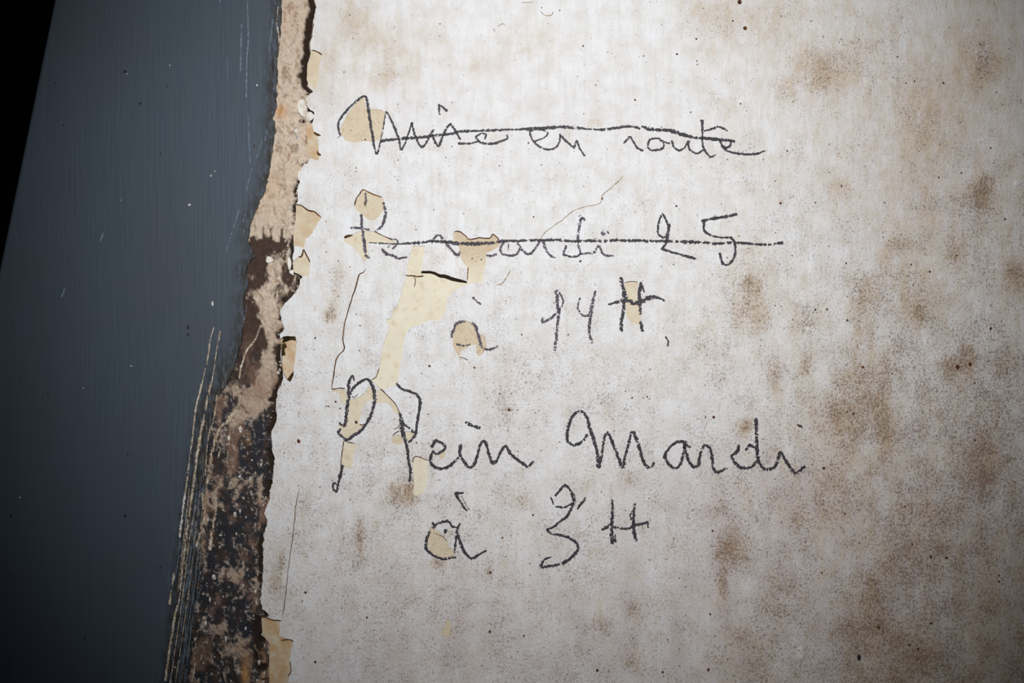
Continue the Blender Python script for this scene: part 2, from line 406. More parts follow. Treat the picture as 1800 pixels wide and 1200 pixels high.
# ------------------------------------------------------------------ the white wall: one planar arrangement of top coat, patches and cracks
verts, edges = [], []
def add_loop(p, closed=True):
    b = len(verts); n = len(p)
    verts.extend(map(tuple, p))
    edges.extend((b + i, b + i + 1) for i in range(n - 1))
    if closed: edges.append((b + n - 1, b))
add_loop(WHITE)
for p in P + CR: add_loop(p)
gx, gy = np.meshgrid(np.arange(440, 1880, 8.0), np.arange(-60, 1270, 8.0))
g = np.stack([gx.ravel(), gy.ravel()], 1) + RNG.uniform(-2.4, 2.4, (gx.size, 2))
hx, hy = np.meshgrid(np.arange(480, RIGHT - 20, 50.0), np.arange(TOP + 25, BOT - 20, 50.0))
h = np.stack([hx.ravel(), hy.ravel()], 1) + RNG.uniform(-9, 9, (hx.size, 2))
h = h[(h[:, 0] > 1885) | (h[:, 1] < -66) | (h[:, 1] > 1272)]
verts.extend(map(tuple, np.vstack([g, h])))
res = delaunay_2d_cdt([Vector(v) for v in verts], edges, [], 0, 1e-3)
V = np.array([tuple(v) for v in res[0]]); T = np.array([t for t in res[2] if len(t) == 3])
cen = V[T].mean(1)
owner = np.full(len(T), -1)                       # -1 nothing, 0 top coat, 1.. patches, then cracks
owner[inside(WHITE, cen[:, 0], cen[:, 1])] = 0
for i, p in enumerate(P): owner[inside(p, cen[:, 0], cen[:, 1])] = 1 + i
for i, p in enumerate(CR):
    m = inside(p, cen[:, 0], cen[:, 1]) & (owner >= 0)
    owner[m] = 1 + len(P) + i

def surface_y(x, y):
    d = np.zeros(np.shape(x))
    for i, p in enumerate(P): d[inside(p, x, y)] = patches[i][1]
    return d

def blobs(x, y, L):
    o = np.zeros(np.shape(x))
    for bx, by, rx, ry, a in L: o += a * np.exp(-((x - bx) / rx) ** 2 - ((y - by) / ry) ** 2)
    return o
STAIN = [(615,20,30,40,.6),(640,60,45,40,.4),(690,100,60,60,.45),(760,60,25,20,.4),(575,130,30,70,.5),(680,140,40,20,.4),(850,115,40,20,.35),(930,70,70,40,.3),
    (1250,50,60,70,.45),(1350,40,80,50,.45),(1430,125,40,40,.8),(1375,160,20,20,.7),(1490,120,50,40,.55),(1530,50,60,40,.4),(1600,200,60,100,.3),(1720,110,40,70,.5),(1725,340,22,30,.95),
    (1240,20,50,30,.4),(1260,200,40,40,.3),(1330,500,40,60,.65),(1312,545,40,30,.4),(1318,495,14,18,.5),(1330,570,30,30,.5),(1420,570,25,40,.5),(1360,660,14,40,.8),(1415,640,10,22,.9),
    (1520,520,30,40,.6),(1620,555,25,22,.8),(1615,520,40,20,.4),(1785,485,22,30,.9),(1675,642,22,14,1.0),(1705,640,16,24,.9),(1770,640,30,30,.5),(1510,650,40,60,.5),(1480,730,60,50,.6),
    (1555,740,16,80,.6),(1470,330,20,30,.5),(1590,430,40,15,.6),(1680,440,20,20,.7),(1740,110,30,30,.4),(1285,965,25,32,1.0),(1272,1025,8,35,.7),(1150,660,30,30,.3),(1240,610,40,50,.3),
    (918,881,16,20,.8),(1030,847,18,18,.5),(1110,841,16,14,.6),(860,1004,5,20,.9),(1060,1100,18,20,.9),(1108,1076,14,20,.7),(1110,1165,20,25,.7),(890,720,10,12,.7),(870,680,60,60,.3),
    (590,500,10,40,.7),(583,540,12,22,.8),(575,555,14,12,.9),(600,480,8,20,.5),(525,720,6,80,.3),(535,900,16,80,.35),(486,1030,14,40,.7),(495,985,6,20,.8),(633,940,6,50,.8),(650,850,8,20,.5),(712,870,18,30,.8),(725,860,10,30,.9),
    (690,870,12,25,.6),(640,960,40,60,.35),(770,990,14,10,1.0),(770,455,16,12,.55),(1530,1060,14,50,.6),(1545,1100,10,20,.7),(1570,1000,30,30,.5),(1640,960,40,40,.4),(1630,900,30,30,.4),
    (1735,820,30,50,.6),(1690,800,40,30,.4),(1460,850,30,30,.4),(1410,900,30,40,.3),(1500,1100,60,60,.3),(1600,1150,80,50,.4),(1310,1150,40,40,.4),(1050,700,80,60,.15),(1065,730,14,20,.4),
    (1045,215,20,8,.6),(690,203,5,6,.7),(866,240,5,8,.9),(765,262,6,5,.8),(1000,235,10,10,.5),(1310,750,14,12,1.1),(540,180,20,30,.4),(600,310,30,60,.2)]
TINT = [(1100,1000,700,250,.45),(1000,1130,300,110,.7),(1300,920,160,130,.7),(1260,1120,160,80,.7),(1500,980,220,180,.6),(1650,300,200,250,.45),(870,180,300,120,.25),(660,1120,120,120,.45),(1750,1000,150,250,.5)]
def wear(x, y):
    st = 0.11 + 0.42 * sstep(1000, 1750, x) + 0.20 * sstep(600, 1200, y)
    st = st * (0.45 + 1.1 * fbm(x / 110, y / 200, 4)) + (0.55 + 0.35 * sstep(300, 150, y) * sstep(1300, 1000, x)) * blobs(x, y, STAIN)
    sp = 0.40 + 0.42 * sstep(1080, 1700, x) * sstep(150, 600, y + 150) + 0.34 * sstep(380, 900, y) - 0.28 * sstep(330, 120, y) * sstep(1500, 1100, x)
    sp = sp * (0.6 + 0.8 * fbm(x / 90, y / 140, 6)) + 0.62 * blobs(x, y, STAIN)
    return np.stack([np.clip(st, 0, 1.2), np.clip(sp, 0, 1.3), np.clip(blobs(x, y, TINT), 0, 1)], 1)

def sheet(tris, depth, back, warp=True):
    """planar piece at a depth with a skirt down to 'back'; returns co, tri faces, skirt quads, px of each vertex"""
    u, inv = np.unique(tris, return_inverse=True); t = inv.reshape(-1, 3)
    xy = V[u]
    a, b, c = xy[t[:, 0]], xy[t[:, 1]], xy[t[:, 2]]
    cr = (b[:, 0] - a[:, 0]) * (c[:, 1] - a[:, 1]) - (b[:, 1] - a[:, 1]) * (c[:, 0] - a[:, 0])
    t = np.where((cr > 0)[:, None], t[:, ::-1], t)          # y is down in pixels: flip so that normals face the camera
    e = np.vstack([t[:, [0, 1]], t[:, [1, 2]], t[:, [2, 0]]])
    key = np.sort(e, 1); kk = key[:, 0] * len(u) + key[:, 1]
    _, first, cnt = np.unique(kk, return_index=True, return_counts=True)
    be = e[first[cnt == 1]]
    d = depth + (0.0007 * (fbm(xy[:, 0] / 60, xy[:, 1] / 90, 7) - 0.5) if warp else 0)
    co = W(xy[:, 0], xy[:, 1], d)
    bu, binv = np.unique(be, return_inverse=True); bi = binv.reshape(-1, 2)
    co2 = co[bu].copy(); co2[:, 1] = back
    n = len(co)
    quads = np.stack([be[:, 1], be[:, 0], n + bi[:, 0], n + bi[:, 1]], 1)
    return np.vstack([co, co2]), t, quads, np.vstack([xy, xy[bu]])

co, t, q, xy = sheet(T[owner == 0], 0.0, 0.0045)
# solid body behind the paint
bco, bf = box((440 - 900) * K, (RIGHT - 900) * K, 0.012, 0.14, (600 - BOT) * K, (600 - TOP) * K)
nb = len(co)
co = np.vstack([co, bco]); xy = np.vstack([xy, np.full((8, 2), 900.0)])
wall = mesh('wall_back', co, [t, q, bf + nb], [M_WHITE, M_EDGE], attrs={'wear': wear(xy[:, 0], xy[:, 1])},
            fmat=np.concatenate([np.zeros(len(t)), np.ones(len(q)), np.zeros(len(bf))]), centre=False)
tag(wall, 'stained white painted wall with crayon handwriting beside the grey frame', 'wall', 'structure')

for i, p in enumerate(patches):
    tt = T[owner == 1 + i]
    if not len(tt): continue
    co, t, q, xy = sheet(tt, p[1], 0.0045)
    x, y = xy[:, 0], xy[:, 1]
    tan = np.full(len(x), p[2]); dirt = np.full(len(x), p[3])
    if i == 3:
        tan = 0.85 * sstep(500, 440, y + 8 * fbm(x / 12, y / 12, 1)) * sstep(785, 805, x) + 0.12
        dirt = 0.55 * sstep(490, 440, y) * sstep(785, 805, x) + 0.1
    tan = np.clip(tan + 0.4 * (fbm(x / 25, y / 25, 2) - 0.5), 0, 1.2)
    o = mesh('peeled_patch', co, [t, q], M_UNDER, wall, {'wear': np.stack([tan, dirt, np.full(len(x), {15: .25, 16: .8, 17: .4, 18: .15, 19: .8, 20: 1.0}.get(i, 0.08))], 1)})
    tag(o, p[5])
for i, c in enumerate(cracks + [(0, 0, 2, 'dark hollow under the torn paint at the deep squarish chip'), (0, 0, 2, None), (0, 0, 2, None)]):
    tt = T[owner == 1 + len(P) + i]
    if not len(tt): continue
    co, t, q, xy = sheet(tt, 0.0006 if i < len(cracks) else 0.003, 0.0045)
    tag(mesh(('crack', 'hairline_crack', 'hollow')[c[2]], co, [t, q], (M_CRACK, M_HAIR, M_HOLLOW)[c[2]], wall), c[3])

# lifted flake of top coat whose lower lip stands off the wall
top = D4((672,44),(905,44)); low = [(741, 477), (752, 476.5), (763, 478), (772, 482), (783, 483.5), (795, 488), (808, 491.5), (819, 495)]
nu, nv = 28, 16
lo = spline(low, 3)
uu = np.linspace(0, 1, nu); vv = np.linspace(0, 1, nv)
lx = np.interp(uu, np.linspace(0, 1, len(lo)), lo[:, 0]); ly = np.interp(uu, np.linspace(0, 1, len(lo)), lo[:, 1])
tx = 747 + (807 - 747) * uu; ty = np.full(nu, 431.0)
rt = np.array([[806, 432], [810, 455], [816, 465], [822, 467], [821, 496]], float)
gxp = np.zeros((nv, nu)); gyp = np.zeros((nv, nu)); gd = np.zeros((nv, nu))
for j, v in enumerate(vv):
    gxp[j] = tx + (lx - tx) * v; gyp[j] = ty + (ly - ty) * v
    xr = np.interp(gyp[j, -1], rt[:, 1], rt[:, 0])
    gxp[j] += (xr - gxp[j, -1]) * uu ** 3
    gd[j] = -0.0002 - 0.0105 * v ** 2.2 * np.interp(uu, [0, .3, .6, .85, 1], [.55, .7, 1.0, .8, .42]) 
gyp[-1] += 1.6 * (fbm(gxp[-1] / 5, gxp[-1] * 0, 4) - 0.5)
co1 = W(gxp.ravel(), gyp.ravel(), gd.ravel()); co2 = co1.copy(); co2[:, 1] += 0.0006
ii = np.arange(nv * nu).reshape(nv, nu)
f1 = np.stack([ii[:-1, :-1], ii[1:, :-1], ii[1:, 1:], ii[:-1, 1:]], -1).reshape(-1, 4)
N = nv * nu
rim = np.concatenate([ii[0], ii[1:, -1], ii[-1, ::-1][1:], ii[::-1, 0][1:-1]])
rn = np.roll(rim, -1)
side = np.stack([rim, rn, rn + N, rim + N], 1)
xy = np.stack([gxp.ravel(), gyp.ravel()], 1)
o = mesh('paint_flake', np.vstack([co1, co2]), [f1, f1[:, ::-1] + N, side], [M_WHITE, M_EDGE], wall, {'wear': np.tile(wear(xy[:, 0], xy[:, 1]), (2, 1))},
         fmat=np.concatenate([np.zeros(len(f1)), np.ones(len(f1)), np.ones(len(side))]), smooth=False)
tag(o, 'loose white flake lifting off above the cream patch')

# small blisters of paint standing proud
def blister(cx, cy, rx, ry, hgt, mat, label, rot=0.0):
    n, k = 22, 5
    a = np.linspace(0, 2 * np.pi, n, endpoint=False)
    rr = 1 + 0.35 * (vnoise(a * 1.6 + cx, a * 0 + cy, 2) - 0.5)
    pts, fs = [], []
    for j in range(k):
        s = 1 - j / k
        x = rx * rr * np.cos(a) * s; y = ry * rr * np.sin(a) * s
        X = cx + x * math.cos(rot) - y * math.sin(rot); Y = cy + x * math.sin(rot) + y * math.cos(rot)
        pts.append(W(X, Y, 0.0005 - hgt * math.sin(min(1, 1.5 * j / k) * math.pi / 2)))
    pts.append(W(np.array([cx]), np.array([cy]), 0.0005 - hgt))
    co = np.vstack(pts)
    ring = np.arange(n); nx = np.roll(ring, -1)
    q = np.vstack([np.stack([ring + j * n, ring + (j + 1) * n, nx + (j + 1) * n, nx + j * n], 1) for j in range(k - 1)])
    t = np.stack([ring + (k - 1) * n, np.full(n, k * n), nx + (k - 1) * n], 1)
    px = co[:, 0] / K + 900; py = 600 - co[:, 2] / K
    return tag(mesh('paint_blister', co, [q, t], mat, wall, {'wear': wear(px, py) * 0.6}, smooth=True), label)
blister(1408, 1150, 9, 15, .0022, M_WHITE, 'small pale blister near the bottom edge', 0.1)
blister(1788, 322, 8, 7, .0018, M_WHITE, 'small round blister at the right edge', 0.3)
blister(1510, 1155, 5, 8, .0008, M_GRIME, None)
blister(1421, 578, 5, 4, .001, M_WHITE, None)
blister(1695, 494, 6, 6, .001, M_WHITE, None)

# ------------------------------------------------------------------ flat strokes with crayon grain
def strokes(name, lines, width, mat, parent, cell=0.8, grain=0.42, lift=0.00012, yfun=surface_y, hatch=0.0, label=None, base=None):
    if name != 'scrape_mark': width *= 1.04
    P0 = [spline(l, 1.6) for l in lines]
    allp = np.vstack(P0)
    lo = allp[:, :2].min(0) - width * 1.6; hi = allp[:, :2].max(0) + width * 1.6
    nx = int((hi[0] - lo[0]) / cell) + 1; ny = int((hi[1] - lo[1]) / cell) + 1
    best = np.full((ny, nx), 9.0)
    for s in P0:
        for k in range(len(s)):
            x, y, wf = s[k]
            hw = 0.5 * width * wf
            r = hw * 1.7 + 1
            i0, i1 = max(0, int((x - r - lo[0]) / cell)), min(nx, int((x + r - lo[0]) / cell) + 2)
            j0, j1 = max(0, int((y - r - lo[1]) / cell)), min(ny, int((y + r - lo[1]) / cell) + 2)
            X = lo[0] + (np.arange(i0, i1) + .5) * cell; Y = lo[1] + (np.arange(j0, j1) + .5) * cell
            d = np.hypot(X[None] - x, Y[:, None] - y) / hw
            best[j0:j1, i0:i1] = np.minimum(best[j0:j1, i0:i1], d)
    X = lo[0] + (np.arange(nx) + .5) * cell; Y = lo[1] + (np.arange(ny) + .5) * cell
    XX, YY = np.meshgrid(X, Y)
    g = 0.62 * vnoise(XX / 1.7, YY / 1.7, 1) + 0.38 * vnoise(XX / 5, YY / 5, 3)
    if name == 'scrape_mark': g = 0.5 * vnoise(XX / 1.25 + YY * 0.1, YY / 8, 2) + 0.3 * vnoise(XX / 2.0, YY / 2.6, 1) + 0.2 * vnoise(XX / 5, YY / 16, 4)
    if hatch: g = g * (1 - hatch) + hatch * vnoise(XX / 3.2, YY / 14 + 0.12 * XX, 5)
    edge = 0.72 + 0.75 * (vnoise(XX / 3, YY / 3, 6) - 0.2)
    keep = (best < edge) & (g > grain * (0.55 + 0.45 * np.clip(best, 0, 1.3)))
    jj, ii = np.nonzero(keep)
    if not len(jj): return None
    vid = lambda j, i: j * (nx + 1) + i
    q = np.stack([vid(jj, ii), vid(jj + 1, ii), vid(jj + 1, ii + 1), vid(jj, ii + 1)], 1)
    u, inv = np.unique(q, return_inverse=True)
    vx = lo[0] + (u % (nx + 1)) * cell; vy = lo[1] + (u // (nx + 1)) * cell
    vx = vx + cell * 0.7 * (vnoise(vx * 3.1, vy * 3.1, 2) - .5); vy = vy + cell * 0.7 * (vnoise(vx * 2.7, vy * 2.9, 4) - .5)
    dep = 0.0007 * (fbm(vx / 60, vy / 90, 7) - 0.5) + yfun(vx, vy) - lift - 0.00012
    return tag(mesh(name, W(vx, vy, dep), [inv.reshape(-1, 4)], mat, parent), label)

def flake_y(x, y):
    d = surface_y(x, y)
    m = (x > 742) & (x < 822) & (y > 431) & (y < 496)
    return np.where(m, np.minimum(d, -0.0004 - 0.0105 * np.clip((y - 431) / 62, 0, 1) ** 2.2), d)

def word(label, letters, width, mat=M_INK, grain=0.42, yfun=surface_y, hatch=0.0):
    pts = np.array([q[:2] for l in letters for s in l for q in s])
    c = pts.mean(0)
    o = empty('handwritten_word', tuple(W(c[0], c[1], 0.0)), wall)
    tag(o, label)
    for l in letters: strokes('letter', l, width, mat, o, grain=grain, yfun=yfun, hatch=hatch)
    return o

# line 1: Mise en route (struck out)
word('struck-out crayon word Mise', [
    [A((150,470),(138,410),(150,360),(195,300),(250,245),(300,205),(325,198),(340,215),(350,285,1.3),(365,390,1.3),(380,480,1.2),(395,570),(408,598,1.2),(425,560,.7),(440,490,.7),(455,420,.6),(470,320,.7),(480,310,.9),(510,360),(540,430),(565,500),(578,570),(600,545,.9),(625,480,.8),(645,420,.9),(657,385,1.1))],
    [A((657,385),(668,440,1.2),(690,500),(712,545),(735,550),(765,510),(790,460),(808,435)), A((850,320,.9),(846,265,1.1),(855,262),(900,297,1.1))],
    [A((803,470),(820,520,1.2),(845,545),(865,500),(890,440),(925,395,1.2),(950,420),(975,460),(995,495)), A((990,530,1.4),(1020,530,1.2),(1060,530,.8),(1120,515,.7))],
    [A((1170,495,.7),(1176,465,.8),(1145,458,.8),(1110,480),(1115,500),(1150,525),(1220,530,1.1),(1280,515),(1328,490),(1325,472,.8))],
], 4.0, grain=0.30)
word('struck-out crayon word en', [
    [A((1530,508),(1580,490,.8),(1612,460,.8),(1590,438,.8),(1540,430),(1492,440),(1490,470),(1510,510),(1560,555),(1620,572),(1668,556),(1695,515),(1698,468))],
    [A((1698,465),(1730,503,1.2),(1790,555)) + B((195,560),(215,512,1.1),(235,560),(268,612))],
], 3.4, grain=0.30)
word('struck-out crayon word route', [
    [B((548,525),(585,485,1.1),(610,510),(640,560),(680,578))],
    [B((790,492),(735,500),(718,525,1.1),(718,555),(740,576),(780,575),(820,560),(828,525),(795,495)), B((800,505,.8),(830,518),(862,528))],
    [B((885,515),(900,555),(935,576),(970,560),(1000,515,1.1),(1003,560),(1030,588),(1065,598),(1098,578))],
    [B((1095,370,1.4),(1098,400,1.4),(1098,450),(1098,520),(1115,575,1.2),(1145,615,.9),(1165,622,.8),(1192,605,.7)), B((1112,440,.8),(1150,432,.9),(1200,414,1.1),(1235,418),(1272,437,.8))],
    [B((1298,520),(1290,548,1.2),(1260,560,1.3),(1235,540),(1228,520),(1245,560),(1300,590),(1390,603,1.1),(1410,605),(1480,600,1.1),(1545,578,.7))],
], 3.8, grain=0.32)
strokes('strike_line', [A((440,510),(520,500),(600,492,1.1),(700,487),(800,475),(900,465),(960,455),(1000,445),(1100,440,.9),(1200,437),(1300,432,.8),(1400,430,.6),(1470,425,1.2),(1600,420,1.2),(1700,412)) + B((100,410),(200,418,1.1),(300,427,.7),(360,431,.7),(410,430),(500,418),(600,410),(650,420)),
    B((680,412),(740,430,1.2),(860,436,1.2),(900,446,1.5),(960,465,1.4),(1040,488),(1100,490),(1200,500,1.2),(1320,512))], 5.0, M_INK, wall, grain=0.40, hatch=0.45, label='crayon line striking out Mise en route')

# line 2: Remardi 25 (struck out)
word('struck-out crayon word Remardi', [
    [F((330,80,.7),(332,120),(328,158,1.3)), F((300,235,1.3),(303,300,1.2),(312,360,1.3),(318,420,1.6),(327,488,1.4)), F((333,515,1.3),(350,530,1.2)), F((232,322),(270,320,1.1),(320,328,.9),(355,333,.7)), F((455,150,1.4),(468,190,1.3),(470,230,1.2),(455,290,1.2),(430,325,1.1),(402,347))],
    [F((500,398,.6),(525,402,.6)), F((538,400,.6),(556,415,.7),(550,440,.7),(522,466,.8)), F((487,460,.6),(498,450,.6)), F((450,475),(480,505,1.3),(530,520,1.1),(560,535,1.1),(618,528,.8))],
    [F((795,418),(830,378),(855,375),(885,415,1.2),(930,470,1.1),(980,518,1.2),(992,490,.6)), F((1185,515,.9),(1215,518),(1248,508,.9))],
    [F((1300,425),(1280,460),(1285,500),(1340,515,1.1),(1390,508),(1412,470),(1400,432)), F((1400,432),(1430,475,1.1),(1480,505),(1530,460),(1560,405)), F((1335,438,.5),(1335,475,.5))],
    [F((1578,415,1.2),(1600,478,1.2),(1630,515),(1662,530,.8))],
    [G((140,330),(125,375,1.1),(130,392),(180,403),(220,400),(240,385)), G((230,122,.5),(250,106,.5)), G((270,145,.7),(262,134,.8),(245,138),(235,190,1.2),(225,240,1.1),(225,300,1.1),(243,385,1.1))],
    [G((243,385),(300,380,.9),(335,375),(370,330),(400,383),(430,398),(468,398,.7)), G((393,238,1.6),(405,242,1.6)), G((432,228,.7),(437,240,.7))],
], 4.2, M_INK2, grain=0.40, yfun=flake_y)
word('struck-out crayon number 25', [
    [G((868,178,.9),(862,220),(845,258,1.1),(820,270,.9),(790,245),(785,200),(795,150),(820,110),(842,145),(856,190),(858,240,1.2),(848,290,1.2),(835,325),(815,347),(860,365),(950,390),(1042,416,1.3))],
    [G((1098,152,1.1),(1150,140,1.2),(1250,125,1.2),(1337,107,1.2)), G((1115,145),(1108,195),(1120,230),(1170,258,.9),(1220,268,.8),(1268,270,.8),(1300,272),(1322,300,1.2),(1330,350,1.2),(1325,400),(1300,443,1.1),(1262,460,1.1),(1235,440),(1222,385,1.1))],
], 4.2, grain=0.26)
strokes('strike_line', [F((355,425,.5),(450,430,.5),(550,435,.6),(640,430,.9),(720,425),(800,415),(880,420,.9),(960,428,1.2),(1040,432,1.2),(1150,430,1.3),(1250,422),(1300,412),(1400,412),(1500,408),(1600,408),(1700,405)) + G((100,290),(220,295),(300,292),(400,295),(500,288),(600,292),(680,290),(720,295),(850,295),(900,298),(1000,300,1.2),(1100,302,1.1),(1200,312),(1300,305),(1400,310),(1500,318),(1580,318,.9),(1610,312,.6),(1660,305,1.2))], 5.0, M_INK, wall, grain=0.42, hatch=0.6, yfun=flake_y, label='crayon line striking out Remardi 25')

# line 3: à 19 H
word('crayon letter a with accent before 19', [
    [F((1088,815,1.1),(1110,835,.8),(1138,858,.7)), F((958,1002),(990,985,1.2),(1022,980,.8)), F((935,1085,.8),(940,1055,1.1),(952,1030),(965,1010,.8)), F((1082,992,1.1),(1102,1012,1.2),(1117,1060,1.3),(1132,1108,1.2),(1150,1158,1.2),(1185,1176),(1225,1170),(1257,1153,.6)), F((973,1138,.8),(1018,1150,.9)), F((1040,1148,.6),(1066,1140,.7))],
], 4.4, M_INK2, grain=0.36)
word('crayon number 19', [
    [F((1578,955,.8),(1572,985,.9),(1630,960),(1680,910),(1712,870,.9),(1720,830,.8),(1700,790,.8),(1675,768,1.2)), F((1672,770,1.4),(1680,850,1.4),(1688,920,1.2),(1680,1000,1.1),(1670,1100,1.1),(1662,1180,1.1))],
    [G((238,695,.7),(225,740,.7),(227,780,.9),(260,815),(290,820),(318,780)), G((347,648,.9),(332,700,1.2),(320,770,1.4),(315,820,1.2),(305,880,1.2),(305,940,1.2),(322,1008,1.1))],
], 4.6, M_INK2, grain=0.44)
word('crayon capital H after 19', [
    [G((525,558,1.2),(540,620,1.3),(548,700,1.3),(545,770,1.3),(530,860,1.2),(528,925)), G((535,575,.8),(552,640,.8),(567,692,.9)), G((443,740,.8),(500,722),(560,713,1.5),(620,730,1.5),(665,725,1.4),(720,695,1.5),(780,690,1.1),(827,712,.8)), G((668,588,1.2),(655,660,1.3),(660,730,1.2),(662,805,.9)), G((672,600,.7),(690,650,.7)), G((665,868,1.2),(677,922,1.1)), G((842,968,.6),(857,1000,.7),(855,1032,.5))],
], 5.0, grain=0.38)

# line 4: Plein mardi
word('crayon word Plein', [
    [H((250,272,.6),(240,242,.8),(215,280,1.1),(211,340,1.2),(215,390,1.1),(203,430,1.2),(197,500,1.1),(190,570,1.1),(178,595),(148,572,.8)), H((205,432),(220,370),(260,310),(310,275),(345,265),(370,295,1.2),(390,350,1.3),(393,420,1.2),(375,500,1.1),(340,570,1.1),(290,630,1.2),(240,665,1.1),(205,690),(165,670,.9),(140,640,.9),(152,615,.8)), H((165,878,1.1),(155,930,1.2),(140,990),(128,1052,.8),(104,1038,.8),(105,1000,.8),(122,995,.8))],
    [H((550,298,.9),(590,335),(640,350),(690,375),(714,420,1.1),(708,480),(695,560),(685,640,1.1),(660,685,.9),(630,708,.7)), H((573,512,1),(585,570,1.6),(590,640,1.6),(610,700,1.3),(625,770,1.1),(635,850,1.1),(647,905,1.1),(640,975,.9)), H((585,575,.6),(640,610,.8),(665,638,.9))],
    [H((797,740,1.2),(830,695),(892,748),(830,790,.9),(805,775,1.1),(788,830,1.1),(800,870),(850,893),(905,885,.9))],
    [H((905,885),(950,850),(985,810,.9),(1000,735,1.3)), H((996,738,1.3),(992,790),(1020,840),(1050,880,1.1),(1090,870,1.1),(1115,810)), H((1038,570),(1075,592,1.2)), H((1095,595),(1128,606,1.2))],
    [H((1115,810),(1140,720),(1165,702,1.1),(1185,735),(1200,800,1.1),(1222,850,1.2),(1250,840,1.1),(1280,780),(1315,735,1.1),(1350,790,1.1),(1400,830,1.1),(1465,880,1.1)), H((1485,870,1),(1508,845,.7))],
], 5.0, grain=0.30)
word('crayon word mardi at the right of Plein', [
    [C((268,280),(240,320),(190,345),(155,332),(138,300),(145,230),(165,170),(200,130),(240,128),(270,170,1.2),(295,250,1.3),(320,330,1.2),(340,420,1.2),(346,488,1.4),(360,440),(375,350),(385,290),(405,265),(430,310,1.1),(465,400,1.1),(490,460,1.2),(505,490,1.3),(520,420),(545,330),(565,258,1.1),(590,290,1.2),(620,380,1.1),(645,460,1.1),(682,495),(710,463,.8))],
    [C((945,357),(910,325,1.2),(860,325,1.1),(815,358),(785,410,1.1),(800,460,1.1),(850,500,1.1),(885,470),(905,400,1.1),(912,345)), C((775,425,.9),(790,400,.9))],
    [C((912,345),(922,400,1.1),(943,455,1.1),(975,490,1.1),(1005,470,1.2),(1012,420),(1040,350),(1080,368,1.1),(1095,430,1.1),(1105,500,1.2),(1130,525),(1188,498,.8))],
    [C((1270,350),(1257,390,1.1),(1223,420),(1245,460,1.2),(1285,495,1.1),(1350,490),(1390,450)), C((1318,372,.9),(1345,345),(1378,365,.9)), C((1385,178,1.2),(1386,280,1.2),(1392,380,1.2),(1400,455,1.2))],
    [C((1400,455),(1435,500,1.1),(1490,500,1.1),(1520,460),(1545,393,1.1),(1580,450,1.1),(1640,530,1.3),(1700,490,.9)), C((1658,210,.8),(1687,226,.6))],
], 5.2, grain=0.36)

# line 5: à 3 H
word('crayon letter a with accent before 3', [
    [D((378,178,1.3),(400,212),(430,262,.9),(452,287,.6)), D((385,175,1.1),(427,171,.8)), D((418,195,.4),(467,282,.4)), D((230,372,.9),(236,400,1.4)), D((245,385,.9),(280,367),(330,360,1.1),(355,392),(388,400,.8)), D((205,432,.8),(187,480,1.1),(186,540,1.1),(230,582),(290,607,1.1),(340,602,.8),(372,597)), D((405,378,.8),(386,420),(378,500),(372,557)), D((388,425,.9),(410,500,1.1),(437,562,1.2),(482,602,1.2),(530,580,.9),(577,553,.9)), D((310,418,1.3),(312,430,1.3))],
], 4.6, grain=0.34)
word('crayon digit 3', [
    [D((1008,205,.6),(1022,245,.7)), D((1045,262,.8),(1075,268,.9)), D((1095,268,.8),(1150,240,.9)), D((1040,188,.9),(1070,150),(1102,122),(1130,150,.9),(1150,200),(1155,240,1.1),(1132,290,1.2),(1110,330,1.2),(1060,365),(1022,397),(985,415),(1012,440),(1070,450,1.1),(1130,470),(1177,507,1.1),(1182,550,1.2),(1140,600,1.2),(1080,635,1.2),(1000,655),(943,657),(965,612,.9),(1008,595,.7)), D((1118,135,.5),(1162,190,.5),(1165,250,.5)), D((1185,272,1.1),(1215,232,1.1),(1233,204))],
], 4.6, grain=0.34)
word('crayon capital H after 3', [
    [D((1411,222,.8),(1413,300,1.1),(1406,400,1.5),(1411,500,1.3)), D((1430,450,.6),(1433,495,.6)), D((1560,245,.9),(1552,320,1.1),(1550,400,1.3),(1565,485,1.2)), D((1555,270,.5),(1530,320,.8),(1535,345,.7)), D((1350,412,1.1),(1375,398,1.2),(1400,393,1.4),(1460,405),(1520,405,.9),(1560,385,1.1),(1610,376,1.1),(1642,364,.7),(1646,398,.6))],
], 4.8, grain=0.38)

# ------------------------------------------------------------------ specks of rust and dirt sitting on the paint
def dots(name, spots, mat, parent, yfun=surface_y, base=0.0, hgt=0.0004):
    pts, fs, n0 = [], [], 0
    for k, (cx, cy, rx, ry) in enumerate(spots):
        n = 9
        a = np.linspace(0, 2 * np.pi, n, endpoint=False) + k
        rr = 0.75 + 0.5 * vnoise(a * 1.3 + k * 3.1, a * 0 + k, 1)
        x = cx + rx * rr * np.cos(a); y = cy + ry * rr * np.sin(a)
        b = base + yfun(np.array([cx]), np.array([cy]))[0] + 0.0007 * (fbm(cx / 60, cy / 90, 7) - 0.5)
        pts.append(W(x, y, b + 0.0002)); pts.append(W(cx + (x - cx) * .55, cy + (y - cy) * .55, b - hgt)); pts.append(W(np.array([cx]), np.array([cy]), b - hgt * 1.2))
        r = np.arange(n); q = np.roll(r, -1)
        fs.append(np.stack([r, r + n, q + n], 1) + n0); fs.append(np.stack([r, q + n, q], 1) + n0); fs.append(np.stack([r + n, np.full(n, 2 * n), q + n], 1) + n0)
        n0 += 2 * n + 1
    return tag(mesh(name, np.vstack(pts), fs, mat, parent), None, None, 'stuff')
